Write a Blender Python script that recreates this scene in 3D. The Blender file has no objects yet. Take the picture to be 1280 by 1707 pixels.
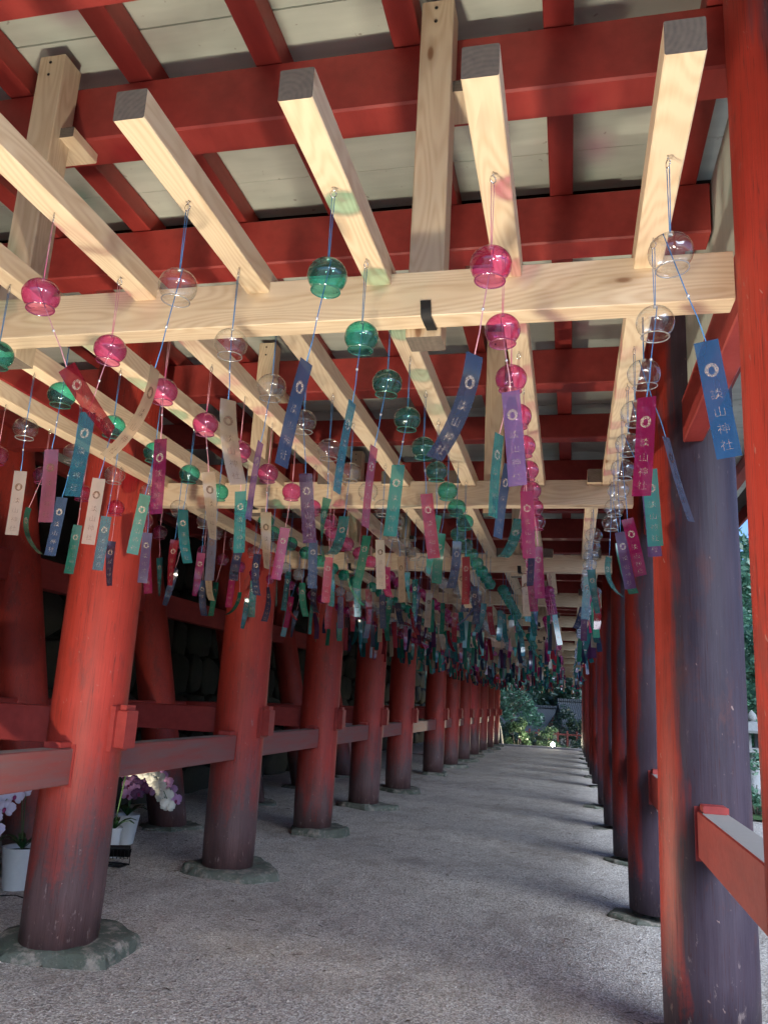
import bpy, bmesh, math, random
from mathutils import Vector, Matrix, Euler, noise
random.seed(7)
SC = bpy.context.scene
COL = SC.collection
PI = math.pi

# ------------------------------------------------------------------ camera
cam_d = bpy.data.cameras.new('camera'); cam = bpy.data.objects.new('camera', cam_d); COL.objects.link(cam)
SC.camera = cam
yaw, pitch, roll, F_PX = 0.2328, 0.2282, 0.0546, 1341.87
fw = Vector((-math.sin(yaw)*math.cos(pitch), math.cos(yaw)*math.cos(pitch), math.sin(pitch)))
rt = Vector((math.cos(yaw), math.sin(yaw), 0)); up = rt.cross(fw)
r2 = rt*math.cos(roll) + up*math.sin(roll); u2 = up*math.cos(roll) - rt*math.sin(roll)
M = Matrix((r2, u2, -fw)).transposed().to_4x4(); M.translation = (0, 0, 1.5)
cam.matrix_world = M
cam_d.sensor_fit = 'VERTICAL'; cam_d.sensor_height = 36.0; cam_d.lens = F_PX*36.0/1707.0
cam_d.clip_start = 0.05; cam_d.clip_end = 2000
SC.render.resolution_x, SC.render.resolution_y = 767, 1024

# ------------------------------------------------------------------ world, sun, exposure
w = bpy.data.worlds.new('World'); SC.world = w; w.use_nodes = True
nt = w.node_tree; nt.nodes.clear()
SUN_EL, SUN_ROT = math.radians(34.0), math.radians(142)
sky = nt.nodes.new('ShaderNodeTexSky'); sky.sky_type = 'NISHITA'; sky.sun_disc = False
sky.sun_elevation = SUN_EL; sky.sun_rotation = SUN_ROT; sky.ozone_density = 2.5; sky.dust_density = 0.6
bg = nt.nodes.new('ShaderNodeBackground'); bg.inputs[1].default_value = 0.058
wo = nt.nodes.new('ShaderNodeOutputWorld')
tint = nt.nodes.new('ShaderNodeMix'); tint.data_type = 'RGBA'; tint.blend_type = 'MULTIPLY'; tint.inputs[0].default_value = 1.0; tint.inputs[7].default_value = (.74, .90, 1.18, 1)
nt.links.new(sky.outputs[0], tint.inputs[6]); nt.links.new(tint.outputs[2], bg.inputs[0]); nt.links.new(bg.outputs[0], wo.inputs[0])
sun_d = bpy.data.lights.new('sun', 'SUN'); sun = bpy.data.objects.new('sun', sun_d); COL.objects.link(sun)
sun_d.energy = 1.5; sun_d.angle = math.radians(45); sun_d.color = (0.84, 0.91, 1.0)
sdir = Vector((math.sin(SUN_ROT)*math.cos(SUN_EL), math.cos(SUN_ROT)*math.cos(SUN_EL), math.sin(SUN_EL)))
sun.rotation_euler = sdir.to_track_quat('Z', 'Y').to_euler(); sun.location = sdir*50
vs = SC.view_settings; vs.view_transform = 'Standard'; vs.look = 'None'; vs.exposure = 1.85; vs.gamma = 1.0; vs.use_curve_mapping = False
cy = SC.cycles
cy.max_bounces = 5; cy.diffuse_bounces = 3; cy.glossy_bounces = 2; cy.transmission_bounces = 3; cy.transparent_max_bounces = 20
cy.use_adaptive_sampling = True; cy.adaptive_threshold = 0.03
cy.use_denoising = True; cy.sample_clamp_indirect = 6.0; cy.caustics_reflective = False; cy.caustics_refractive = False

# ------------------------------------------------------------------ helpers
class MB:
    def __init__(s): s.v, s.f, s.m, s.sm = [], [], [], []
    def face(s, idx, mat=0, smooth=False): s.f.append(idx); s.m.append(mat); s.sm.append(smooth)
    def box(s, x0, x1, y0, y1, z0, z1, mat=0, c=0.0, axis=None, endmat=None):
        """box, with chamfered long edges along axis when c>0"""
        if c <= 0 or axis is None:
            b = len(s.v)
            s.v += [(x, y, z) for x in (x0, x1) for y in (y0, y1) for z in (z0, z1)]
            for q in ((0,1,3,2),(4,6,7,5),(0,4,5,1),(2,3,7,6),(0,2,6,4),(1,5,7,3)): s.face([b+i for i in q], mat)
            return s
        def prof(a0, a1, b0, b1):
            return [(a0+c,b0),(a1-c,b0),(a1,b0+c),(a1,b1-c),(a1-c,b1),(a0+c,b1),(a0,b1-c),(a0,b0+c)]
        if axis == 'y': P = [[(a, y, z) for a, z in prof(x0,x1,z0,z1)] for y in (y0, y1)]
        elif axis == 'x': P = [[(x, a, z) for a, z in prof(y0,y1,z0,z1)] for x in (x0, x1)]
        else: P = [[(a, q, z) for a, q in prof(x0,x1,y0,y1)] for z in (z0, z1)]
        b = len(s.v); s.v += P[0] + P[1]
        for i in range(8):
            j = (i+1) % 8; s.face([b+i, b+j, b+8+j, b+8+i], mat)
        em = mat if endmat is None else endmat
        s.face([b+i for i in reversed(range(8))], em); s.face([b+8+i for i in range(8)], em)
        return s
    def lathe(s, prof, n=24, mat=0, c=(0,0,0), cap0=False, cap1=False, smooth=True):
        b = len(s.v)
        for r, z in prof:
            for i in range(n):
                a = 2*PI*i/n; s.v.append((c[0]+r*math.cos(a), c[1]+r*math.sin(a), c[2]+z))
        for k in range(len(prof)-1):
            for i in range(n):
                j = (i+1) % n; s.face([b+k*n+i, b+k*n+j, b+(k+1)*n+j, b+(k+1)*n+i], mat, smooth)
        if cap0: s.face([b+i for i in reversed(range(n))], mat)
        if cap1: s.face([b+(len(prof)-1)*n+i for i in range(n)], mat)
        return s
    def tube(s, pts, rad, n=6, mat=0, cap=True, smooth=True):
        pts = [Vector(p) for p in pts]; b = len(s.v); K = len(pts)
        for k, p in enumerate(pts):
            d = (pts[min(k+1, K-1)] - pts[max(k-1, 0)]).normalized()
            a = d.orthogonal().normalized() if abs(d.z) < .9 else Vector((1,0,0)).cross(d).normalized()
            if abs(d.z) < .9: a = Vector((0,0,1)).cross(d).normalized()
            q = d.cross(a); r = rad[k] if isinstance(rad, (list, tuple)) else rad
            for i in range(n):
                t = 2*PI*i/n; s.v.append(tuple(p + a*(r*math.cos(t)) + q*(r*math.sin(t))))
        for k in range(K-1):
            for i in range(n):
                j = (i+1) % n; s.face([b+k*n+i, b+k*n+j, b+(k+1)*n+j, b+(k+1)*n+i], mat, smooth)
        if cap:
            s.face([b+i for i in reversed(range(n))], mat); s.face([b+(K-1)*n+i for i in range(n)], mat)
        return s
    def add(s, other, mx=None, matmap=None):
        b = len(s.v); s.v += [tuple(mx @ Vector(p)) if mx else p for p in other.v]
        for f, m, q in zip(other.f, other.m, other.sm): s.face([b+i for i in f], matmap[m] if matmap else m, q)
        return s
    def mesh(s, name, mats):
        me = bpy.data.meshes.new(name); me.from_pydata(s.v, [], s.f)
        for m in (mats if isinstance(mats, (list, tuple)) else [mats]): me.materials.append(m)
        me.polygons.foreach_set('material_index', s.m); me.polygons.foreach_set('use_smooth', s.sm)
        me.update(); return me
    def build(s, name, mats, parent=None, loc=(0,0,0), rot=(0,0,0)):
        return link(name, s.mesh(name, mats), parent, loc, rot)
def link(name, data, parent=None, loc=(0,0,0), rot=(0,0,0)):
    o = bpy.data.objects.new(name, data); COL.objects.link(o)
    o.location = loc; o.rotation_euler = rot
    if parent is not None: o.parent = parent
    return o
def empty(name, loc=(0,0,0), rz=0.0):
    o = link(name, None, None, loc, (0,0,rz)); o.empty_display_size = .1; return o
def tag(o, label=None, cat=None, group=None, kind=None):
    if label: o['label'] = label
    if cat: o['category'] = cat
    if group: o['group'] = group
    if kind: o['kind'] = kind
    return o
ORD = ['first','second','third','fourth','fifth','sixth','seventh','eighth','ninth','tenth','eleventh','twelfth','thirteenth']
def ordn(n):
    if n <= 13: return ORD[n-1]
    return '%d%s' % (n, 'th' if n % 100 in (11,12,13) else {1:'st',2:'nd',3:'rd'}.get(n % 10, 'th'))

# ------------------------------------------------------------------ materials
class Mat:
    def __init__(s, name):
        s.m = bpy.data.materials.new(name); s.m.use_nodes = True; s.t = s.m.node_tree; s.t.nodes.clear()
        s.out = s.n('ShaderNodeOutputMaterial')
    def n(s, typ, ins=None, **kw):
        nd = s.t.nodes.new(typ)
        for k, v in kw.items(): setattr(nd, k, v)
        for k, v in (ins or {}).items(): s.set(nd.inputs[k], v)
        return nd
    def set(s, sock, v):
        if isinstance(v, bpy.types.NodeSocket): s.t.links.new(v, sock)
        elif isinstance(v, tuple) and len(v) == 3 and sock.type == 'RGBA': sock.default_value = (*v, 1)
        else: sock.default_value = v
    def pos(s): return s.n('ShaderNodeNewGeometry').outputs['Position']
    def obj(s): return s.n('ShaderNodeTexCoord').outputs['Object']
    def mapping(s, vec, scale=(1,1,1), loc=(0,0,0)):
        return s.n('ShaderNodeMapping', {'Vector': vec, 'Scale': scale, 'Location': loc}).outputs[0]
    def noise(s, vec, scale, detail=4, rough=.55, dist=0.0):
        return s.n('ShaderNodeTexNoise', {'Vector': vec, 'Scale': scale, 'Detail': detail, 'Roughness': rough, 'Distortion': dist}).outputs['Fac']
    def ramp(s, fac, stops, interp='LINEAR'):
        nd = s.n('ShaderNodeValToRGB', {'Fac': fac}); cr = nd.color_ramp; cr.interpolation = interp
        while len(cr.elements) < len(stops): cr.elements.new(.5)
        for e, (p, c) in zip(cr.elements, stops):
            e.position = p; e.color = (*c, 1) if isinstance(c, tuple) else (c, c, c, 1)
        return nd.outputs['Color']
    def mix(s, f, a, b, mode='MIX'):
        nd = s.n('ShaderNodeMix', data_type='RGBA', blend_type=mode)
        s.set(nd.inputs[0], f); s.set(nd.inputs[6], a); s.set(nd.inputs[7], b); return nd.outputs[2]
    def math(s, op, a, b=0.0, c=0.0, clamp=False):
        nd = s.n('ShaderNodeMath', operation=op, use_clamp=clamp); s.set(nd.inputs[0], a); s.set(nd.inputs[1], b); s.set(nd.inputs[2], c); return nd.outputs[0]
    def bump(s, h, strength=.3, dist=.01):
        return s.n('ShaderNodeBump', {'Height': h, 'Strength': strength, 'Distance': dist}).outputs[0]
    def bsdf(s, col, rough=.5, normal=None, **kw):
        b = s.n('ShaderNodeBsdfPrincipled', {'Base Color': col, 'Roughness': rough})
        if normal is not None: s.set(b.inputs['Normal'], normal)
        for k, v in kw.items(): s.set(b.inputs[k.replace('_', ' ')], v)
        s.t.links.new(b.outputs[0], s.out.inputs[0]); return b
    def rand(s): return s.n('ShaderNodeObjectInfo').outputs['Random']
def plain(name, col, rough=.5, **kw):
    M_ = Mat(name); p = M_.obj(); f = M_.noise(p, 30, 3)
    c = M_.mix(M_.math('MULTIPLY', f, .35), col, tuple(x*.6 for x in col))
    M_.bsdf(c, rough, **kw); return M_.m

def wood_mat(name, axis, a=(.76,.615,.43), b=(.59,.42,.255), dull=0.0):
    W = Mat(name); r = W.rand(); o = W.obj()
    off = W.n('ShaderNodeCombineXYZ', {0: W.math('MULTIPLY', r, 37.0), 1: W.math('MULTIPLY', r, 91.0), 2: W.math('MULTIPLY', r, 53.0)}).outputs[0]
    vec = W.n('ShaderNodeVectorMath', {0: o, 1: off}, operation='ADD').outputs[0]
    st = {'x': (.10,1,1), 'y': (1,.10,1), 'z': (1,1,.10)}[axis]
    m = W.mapping(vec, st)
    g = W.noise(m, 14, 5, .6, 1.2)
    lowf = W.noise(W.mapping(vec, tuple(x if x == 1 else .16 for x in st)), 6.5, 1.5, .4)
    rings = W.math('ADD', .5, W.math('MULTIPLY', W.math('SINE', W.math('MULTIPLY', lowf, 165.0)), .5))
    fine = W.noise(W.mapping(vec, tuple(x if x == 1 else .03 for x in st)), 130, 3, .6)
    f = W.math('ADD', W.math('MULTIPLY', rings, .22), W.math('ADD', W.math('MULTIPLY', g, .45), W.math('MULTIPLY', fine, .25)))
    c = W.ramp(f, [(.36, a), (.52, tuple((x*.65+y*.35) for x, y in zip(a, b))), (.74, b)])
    # knots
    kst = tuple(x if x == 1 else .38 for x in st)
    v = W.n('ShaderNodeTexVoronoi', {'Vector': W.mapping(vec, kst), 'Scale': 11.0, 'Randomness': 1.0})
    kn = W.ramp(v.outputs['Distance'], [(0.0, 1.0), (.09, .85), (.14, .3), (.34, 0.0)])
    on = W.math('GREATER_THAN', W.n('ShaderNodeSeparateColor', {0: v.outputs['Color']}).outputs[0], .80)
    c = W.mix(W.math('MULTIPLY', kn, on), c, (.24,.11,.05))
    tone = W.math('ADD', .86, W.math('MULTIPLY', r, .2))
    c = W.mix(1.0, c, W.n('ShaderNodeCombineColor', {0: tone, 1: tone, 2: tone}).outputs[0], 'MULTIPLY')
    W.bsdf(c, W.math('ADD', .48, W.math('MULTIPLY', fine, .15)), W.bump(f, .12, .004)); return W.m
WOOD = {a: wood_mat('pale_timber_'+a, a) for a in 'xyz'}
def endgrain():
    W = Mat('end_grain'); o = W.obj(); r = W.rand()
    off = W.n('ShaderNodeCombineXYZ', {0: W.math('SUBTRACT', W.math('MULTIPLY', r, .16), .08), 1: 0.0, 2: W.math('SUBTRACT', W.math('MULTIPLY', W.math('FRACT', W.math('MULTIPLY', r, 7.3)), .16), .1)}).outputs[0]
    vec = W.n('ShaderNodeVectorMath', {0: o, 1: off}, operation='ADD').outputs[0]
    g = W.n('ShaderNodeTexWave', {'Vector': vec, 'Scale': 26.0, 'Distortion': 1.6, 'Detail': 2.0}, wave_type='RINGS', rings_direction='Y').outputs['Fac']
    n = W.noise(vec, 60, 4)
    c = W.ramp(W.math('ADD', W.math('MULTIPLY', g, .18), W.math('MULTIPLY', n, .8)), [(.25, (.12,.098,.078)), (.75, (.19,.152,.118))])
    W.bsdf(c, .8); return W.m
ENDG = endgrain()

def red_paint(name, base=(.40,.052,.042), dark=(.25,.026,.024)):
    W = Mat(name); p = W.pos()
    n1 = W.noise(p, 2.2, 5, .6); n2 = W.noise(p, 40, 4, .6); n3 = W.noise(W.mapping(p, (6,1.2,6)), 3, 4)
    c = W.ramp(W.math('ADD', W.math('MULTIPLY', n1, .6), W.math('MULTIPLY', n3, .4)), [(.32, dark), (.62, base)])
    c = W.mix(W.ramp(n2, [(.66, 0.0), (.78, .35)]), c, (.30,.10,.08))
    W.bsdf(c, W.math('ADD', .42, W.math('MULTIPLY', n2, .2)), W.bump(n2, .12, .004)); return W.m
RED = red_paint('vermilion_paint')

def column_paint(name, outer=False):
    W = Mat(name); p = W.pos(); sp = W.n('ShaderNodeSeparateXYZ', {0: p})
    z = sp.outputs[2]
    n1 = W.noise(p, 2.4, 5, .6); n2 = W.noise(p, 45, 4, .6); st = W.noise(W.mapping(p, (5,5,.55)), 2.6, 4, .65)
    big = W.noise(p, 1.1, 4, .6)
    c = W.ramp(W.math('ADD', W.math('MULTIPLY', n1, .5), W.math('MULTIPLY', st, .5)), [(.32, (.31,.030,.018)), (.6, (.47,.050,.034))])
    # rain splash and hand wear low on the shaft: grey-brown, ragged edge
    wear_shade = W.math('SUBTRACT', W.math('ADD', W.math('MULTIPLY', W.noise(p, .55, 3), 1.3), W.math('ADD', W.math('MULTIPLY', st, 1.0), W.math('MULTIPLY', n2, .35))), W.math('MULTIPLY', z, 1.25 if outer else .92))
    wear_shade = W.ramp(wear_shade, [(.48, 0.0), (.62, .30), (.78, .5), (.98, .95)])
    if outer:   # outward side of the open row: weathered grey plus bluish sky shade painted in
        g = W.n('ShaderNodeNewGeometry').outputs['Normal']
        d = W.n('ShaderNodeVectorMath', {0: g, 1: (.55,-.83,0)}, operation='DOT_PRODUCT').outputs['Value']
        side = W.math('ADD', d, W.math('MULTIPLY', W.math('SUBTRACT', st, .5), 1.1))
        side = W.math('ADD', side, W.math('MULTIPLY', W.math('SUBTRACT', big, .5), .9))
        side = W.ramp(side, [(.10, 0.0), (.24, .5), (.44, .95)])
        wear_shade = W.math('MAXIMUM', wear_shade, side)
    greyc = W.ramp(st, [(.3, (.055,.038,.040)), (.7, (.125,.080,.080))]) if not outer else W.ramp(st, [(.3, (.024,.027,.042)), (.7, (.056,.057,.078))])  # the open row's slate tone carries the blue sky shade in its colour
    c = W.mix(wear_shade, c, greyc)
    # flaked pale scuffs
    fl = W.noise(W.mapping(p, (1,1,.35)), 26, 6, .7)
    low = W.ramp(z, [(.05, 1.0), (.45, .0)])
    thr = W.math('SUBTRACT', fl, W.math('MULTIPLY', W.math('SUBTRACT', 1.0, low), .085))
    c = W.mix(W.ramp(thr, [(.57, 0.0), (.65, .65)]), c, (.34,.26,.24))
    sc = W.noise(W.mapping(p, (1,1,.12), (3,8,2)), 60, 3, .5)
    c = W.mix(W.ramp(sc, [(.75, 0.0), (.78, .6)]), c, (.34,.22,.20))
    sm = W.noise(W.mapping(p, (1,1,.45), (5,2,7)), 5.5, 6, .7)
    c = W.mix(W.ramp(sm, [(.56, 0.0), (.66, .5)]), c, (.12,.045,.04))
    scr = W.noise(W.mapping(W.n('ShaderNodeVectorRotate', {'Vector': p, 'Angle': .5, 'Axis': (.6,.8,0)}, rotation_type='AXIS_ANGLE').outputs[0], (3,3,.25)), 22, 2, .5)
    c = W.mix(W.math('MULTIPLY', W.ramp(scr, [(.72, 0.0), (.735, .6)]), W.ramp(sm, [(.45, 0.0), (.55, 1.0)])), c, (.50,.33,.28))
    crack = W.noise(W.mapping(p, (14,14,.25)), 4, 3, .5)
    c = W.mix(W.ramp(crack, [(.488,0.0), (.5,.75), (.512,0.0)]), c, (.06,.02,.02))
    W.bsdf(c, W.math('ADD', .40, W.math('MULTIPLY', st, .25)), W.bump(W.math('ADD', W.math('MULTIPLY', W.noise(W.mapping(p, (30,30,.6)), 4, 3, .6), .8), W.math('MULTIPLY', n2, .3)), .35, .006), Specular_IOR_Level=.25 if outer else .4); return W.m
COLM = column_paint('column_paint'); COLR = column_paint('column_paint_worn_shaded', True)
def rail_paint():
    W = Mat('rail_paint_worn'); p = W.pos(); st = W.noise(W.mapping(p, (3,.6,7)), 3, 5, .65); n2 = W.noise(p, 40, 4)
    c = W.ramp(st, [(.3, (.30,.055,.045)), (.5, (.25,.085,.075)), (.72, (.20,.11,.105))])
    c = W.mix(W.ramp(n2, [(.66, 0.0), (.75, .5)]), c, (.36,.25,.22))
    W.bsdf(c, .5, W.bump(st, .15, .005)); return W.m
RAILM = rail_paint()
def whiteboard():
    W = Mat('white_ceiling_paint'); p = W.pos(); n = W.noise(W.mapping(p, (.5,3,1)), 3, 5); f = W.noise(W.mapping(p, (2,30,1)), 6, 4); b = W.noise(p, 1.3, 4)
    c = W.ramp(W.math('ADD', W.math('MULTIPLY', n, .5), W.math('MULTIPLY', b, .5)), [(.34, (.42,.47,.415)), (.6, (.62,.67,.59))])
    c = W.mix(W.ramp(W.noise(p, 22, 3), [(.70, 0.0), (.74, .6)]), c, (.20,.17,.13))
    W.bsdf(c, .55, W.bump(f, .1, .004)); return W.m
WHITE = whiteboard()
def ground_mat():
    W = Mat('coarse_sand'); p = W.pos()
    v = W.n('ShaderNodeTexVoronoi', {'Vector': p, 'Scale': 125.0}); vc = W.n('ShaderNodeSeparateColor', {0: v.outputs['Color']}).outputs[0]
    v2 = W.n('ShaderNodeTexVoronoi', {'Vector': p, 'Scale': 42.0}); vc2 = W.n('ShaderNodeSeparateColor', {0: v2.outputs['Color']}).outputs[0]
    big = W.noise(p, .9, 5, .6); mid = W.noise(W.mapping(p, (1,.6,1)), 5, 6, .62)
    c = W.ramp(vc, [(0.0, (.22,.195,.165)), (.35, (.43,.39,.34)), (.8, (.60,.55,.485)), (1.0, (.80,.76,.69))])
    c = W.mix(W.ramp(vc2, [(.90, 0.0), (.93, .5)]), c, (.16,.13,.11))
    c = W.mix(W.ramp(W.math('ADD', W.math('MULTIPLY', big, .5), W.math('MULTIPLY', mid, .5)), [(.38, .5), (.53, 0.0)]), c, (.22,.18,.15))
    h = W.math('ADD', W.math('ADD', W.math('MULTIPLY', v.outputs['Distance'], .5), W.math('MULTIPLY', v2.outputs['Distance'], .6)), W.math('MULTIPLY', mid, 2.6))
    W.bsdf(c, .92, W.bump(h, .6, .03)); return W.m
GROUND = ground_mat()
def stone_mat(name, a, b, moss=(.07,.10,.075), amt=.6):
    W = Mat(name); p = W.pos(); n = W.noise(p, 5, 6, .65); f = W.noise(p, 70, 4, .6); r = W.rand()
    c = W.mix(W.math('ADD', W.math('MULTIPLY', n, .8), W.math('MULTIPLY', W.math('SUBTRACT', r, .5), .5), clamp=True), a, b)
    c = W.mix(W.math('MULTIPLY', W.ramp(W.noise(p, 2.1, 4), [(.42, 0.0), (.62, 1.0)]), amt), c, moss)
    c = W.mix(W.ramp(f, [(.62, 0.0), (.72, .5)]), c, tuple(x*1.5 for x in b))
    if 'base' in name:
        c = W.mix(W.ramp(W.noise(p, 9, 6, .75), [(.50, 0.0), (.62, .75)]), c, (.34,.29,.245))
    W.bsdf(c, .88, W.bump(W.math('ADD', n, W.math('MULTIPLY', f, .35)), .8, .03)); return W.m
BASEST = stone_mat('greenish_base_stone', (.085,.09,.072), (.155,.165,.135), (.062,.085,.06), .7)
WALLST = stone_mat('mossy_wall_stone', (.035,.033,.024), (.075,.07,.048), (.03,.032,.018), .6)
GREYST = stone_mat('garden_granite', (.25,.25,.26), (.42,.42,.43), (.16,.19,.15), .35)
JOINT = plain('dark_earth_joint', (.03,.027,.02), .95)
BLACK = plain('black_metal', (.012,.012,.013), .4, Metallic=.3)
BLACKP = plain('black_webbing', (.01,.01,.011), .7)
STEEL = plain('bright_steel', (.75,.75,.74), .18, Metallic=1.0)

def glass_mat(name, tint, edge):
    W = Mat(name); clear = 'clear' in name
    fa = W.n('ShaderNodeLayerWeight', {'Blend': .5}).outputs['Facing']; fr = W.math('ADD', .075, W.math('MULTIPLY', W.math('POWER', fa, 4.0), .75))
    col = W.mix(W.math('POWER', fa, 2.2), tint, edge)
    tr = W.n('ShaderNodeBsdfTransparent', {'Color': col}); gl = W.n('ShaderNodeBsdfGlossy', {'Color': (.97,.98,1.0), 'Roughness': .045})
    mx = W.n('ShaderNodeMixShader', {0: W.math('MULTIPLY', fr, 1.0, clamp=True), 1: tr.outputs[0], 2: gl.outputs[0]})
    dif = W.n('ShaderNodeBsdfTranslucent', {'Color': tint}); dif2 = W.n('ShaderNodeBsdfDiffuse', {'Color': tint})
    ad = W.n('ShaderNodeMixShader', {0: .5, 1: dif.outputs[0], 2: dif2.outputs[0]})
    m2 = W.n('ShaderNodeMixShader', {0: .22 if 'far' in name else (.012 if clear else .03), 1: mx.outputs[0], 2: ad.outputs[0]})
    W.t.links.new(m2.outputs[0], W.out.inputs[0]); return W.m
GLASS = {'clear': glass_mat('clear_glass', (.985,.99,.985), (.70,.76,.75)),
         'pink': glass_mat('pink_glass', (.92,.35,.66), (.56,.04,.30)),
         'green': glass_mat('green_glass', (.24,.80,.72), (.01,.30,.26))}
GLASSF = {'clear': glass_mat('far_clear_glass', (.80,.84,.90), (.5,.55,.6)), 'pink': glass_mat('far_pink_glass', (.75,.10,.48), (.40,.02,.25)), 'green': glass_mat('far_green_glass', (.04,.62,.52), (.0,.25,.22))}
def film_mat(name, col, opaque=.62):
    W = Mat(name); r = W.rand()
    c2 = W.mix(W.math('MULTIPLY', r, .6), col, tuple(x*.45 for x in col))
    c2 = W.mix(W.ramp(W.noise(W.mapping(W.pos(), (1,1,.5)), 22, 3), [(.4, 0.0), (.7, .35)]), c2, tuple(min(1, x*1.25+.02) for x in col))
    d = W.n('ShaderNodeBsdfDiffuse', {'Color': c2}); t = W.n('ShaderNodeBsdfTranslucent', {'Color': c2})
    dt = W.n('ShaderNodeMixShader', {0: .45, 1: d.outputs[0], 2: t.outputs[0]})
    tr = W.n('ShaderNodeBsdfTransparent', {'Color': tuple(min(1, x*.8+.2) for x in col)})
    a = W.n('ShaderNodeMixShader', {0: opaque, 1: tr.outputs[0], 2: dt.outputs[0]}) if opaque < 1 else dt
    g = W.n('ShaderNodeBsdfGlossy', {'Color': (1,1,1), 'Roughness': .13})
    f = W.math('ADD', .05, W.math('MULTIPLY', W.math('POWER', W.n('ShaderNodeLayerWeight', {'Blend': .5}).outputs['Facing'], 5.0), .35), clamp=True)
    m = W.n('ShaderNodeMixShader', {0: f, 1: a.outputs[0], 2: g.outputs[0]})
    W.t.links.new(m.outputs[0], W.out.inputs[0]); return W.m
FILMC = {'blue': (.03,.20,.50), 'magenta': (.62,.03,.20), 'navy': (.05,.075,.17), 'teal': (.03,.30,.33), 'green': (.05,.42,.28),
         'cream': (.75,.58,.40), 'purple': (.15,.045,.16), 'red': (.62,.035,.07), 'lavender': (.50,.25,.62), 'grey': (.24,.24,.32), 'pink': (.68,.16,.24)}
FILMC = {k: tuple(x*.72 for x in v) for k, v in FILMC.items()}
FILM_FAR = {k: film_mat('film_far_'+k, tuple(x*.7 for x in v), 1.0) for k, v in FILMC.items()}  # far copies: dimness of the deep corridor put into a darker film colour
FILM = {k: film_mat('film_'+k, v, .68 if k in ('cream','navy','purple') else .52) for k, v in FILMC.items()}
def print_mat(name, col, a):
    W = Mat(name); n = W.noise(W.pos(), 160, 3); f = W.ramp(n, [(.35, a*.45), (.6, a)])
    d = W.n('ShaderNodeBsdfDiffuse', {'Color': col}); t = W.n('ShaderNodeBsdfTransparent', {'Color': (1,1,1)})
    m = W.n('ShaderNodeMixShader', {0: f, 1: t.outputs[0], 2: d.outputs[0]}); W.t.links.new(m.outputs[0], W.out.inputs[0]); return W.m
PRINT_L = print_mat('pale_gold_print', (.62,.50,.42), .45); PRINT_D = print_mat('dark_brown_print', (.16,.09,.06), .8)
CORD = {'blue': plain('blue_cord', (.05,.22,.50), .6), 'pink': plain('pink_cord', (.72,.34,.42), .6)}
BEAD = plain('glass_bead', (.8,.82,.85), .1, Metallic=.6)

# ------------------------------------------------------------------ layout constants (metres)
XL, XR, S, Y1, CR = -2.814, 0.653, 2.369, 4.48, 0.217
WIDE = 0.553*S
def ycol(i): return Y1 + S*(i-1) + (WIDE if i >= 6 else 0)
NCOL = 12
YEND = ycol(NCOL) + .6

# ------------------------------------------------------------------ ground
def make_ground():
    xs = [-300,-120,-50,-25,-14,-9] + [-6.5+.13*i for i in range(66)] + [3,5,9,16,30,60,140,300]
    ys = [-200,-60,-20,-8,-3] + [-.5+.12*i for i in range(110)] + [13+.4*i for i in range(50)] + [34,38,45,60,90,160,300,700]
    b = MB(); nx = len(xs)
    for y in ys:
        for x in xs:
            near = 1.0 if -6.6 < x < 2.2 and -.6 < y < 33 else 0.0
            z = near*(noise.noise((x*.9, y*.7, 3.1))*.022 + noise.noise((x*3.1, y*2.2, 9.0))*.012)
            if x < -2.2: z += near*.03*min(1, (-2.2-x))*(.5+noise.noise((x*2, y*2, 1)))
            if y > 33.2: z = -.25 - min(1.6, (y-33.2)*.07)
            if x > 2.0: z = -.03
            b.v.append((x, y, z))
    for j in range(len(ys)-1):
        for i in range(nx-1):
            b.face([j*nx+i, j*nx+i+1, (j+1)*nx+i+1, (j+1)*nx+i], 0, True)
    return tag(b.build('ground', GROUND), kind='structure')
make_ground()
def gravel():
    b = MB(); rnd = random.Random(3)
    for _ in range(16000):
        y = 2.8 + 8*rnd.random()**1.7; x = -4.6 + 6.4*rnd.random(); r = rnd.uniform(.0022, .0058)*(1.4 if rnd.random() < .05 else 1)
        z = noise.noise((x*.9, y*.7, 3.1))*.022 + noise.noise((x*3.1, y*2.2, 9.0))*.012
        if x < -2.2: z += .03*min(1, (-2.2-x))*(.5+noise.noise((x*2, y*2, 1)))
        k = len(b.v); a = rnd.random()*6.28; q = [rnd.uniform(.7,1.3) for _ in range(5)]
        b.v += [(x+r*q[i]*math.cos(a+i*1.571), y+r*q[i]*math.sin(a+i*1.571), z-.001) for i in range(4)] + [(x+r*.2, y, z+r*q[4]*.9)]
        for i in range(4): b.face([k+i, k+(i+1) % 4, k+4], 0)
    W = Mat('loose_grit'); v = W.n('ShaderNodeTexVoronoi', {'Vector': W.pos(), 'Scale': 60.0}); s_ = W.n('ShaderNodeSeparateColor', {0: v.outputs['Color']}).outputs[0]
    W.bsdf(W.ramp(s_, [(0, (.22,.185,.155)), (.6, (.52,.45,.385)), (1, (.82,.76,.68))]), .85)
    o = b.build('loose_grit', W.m); tag(o, 'loose pale grit strewn over the sandy corridor floor', 'gravel', kind='stuff')
gravel()

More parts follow.
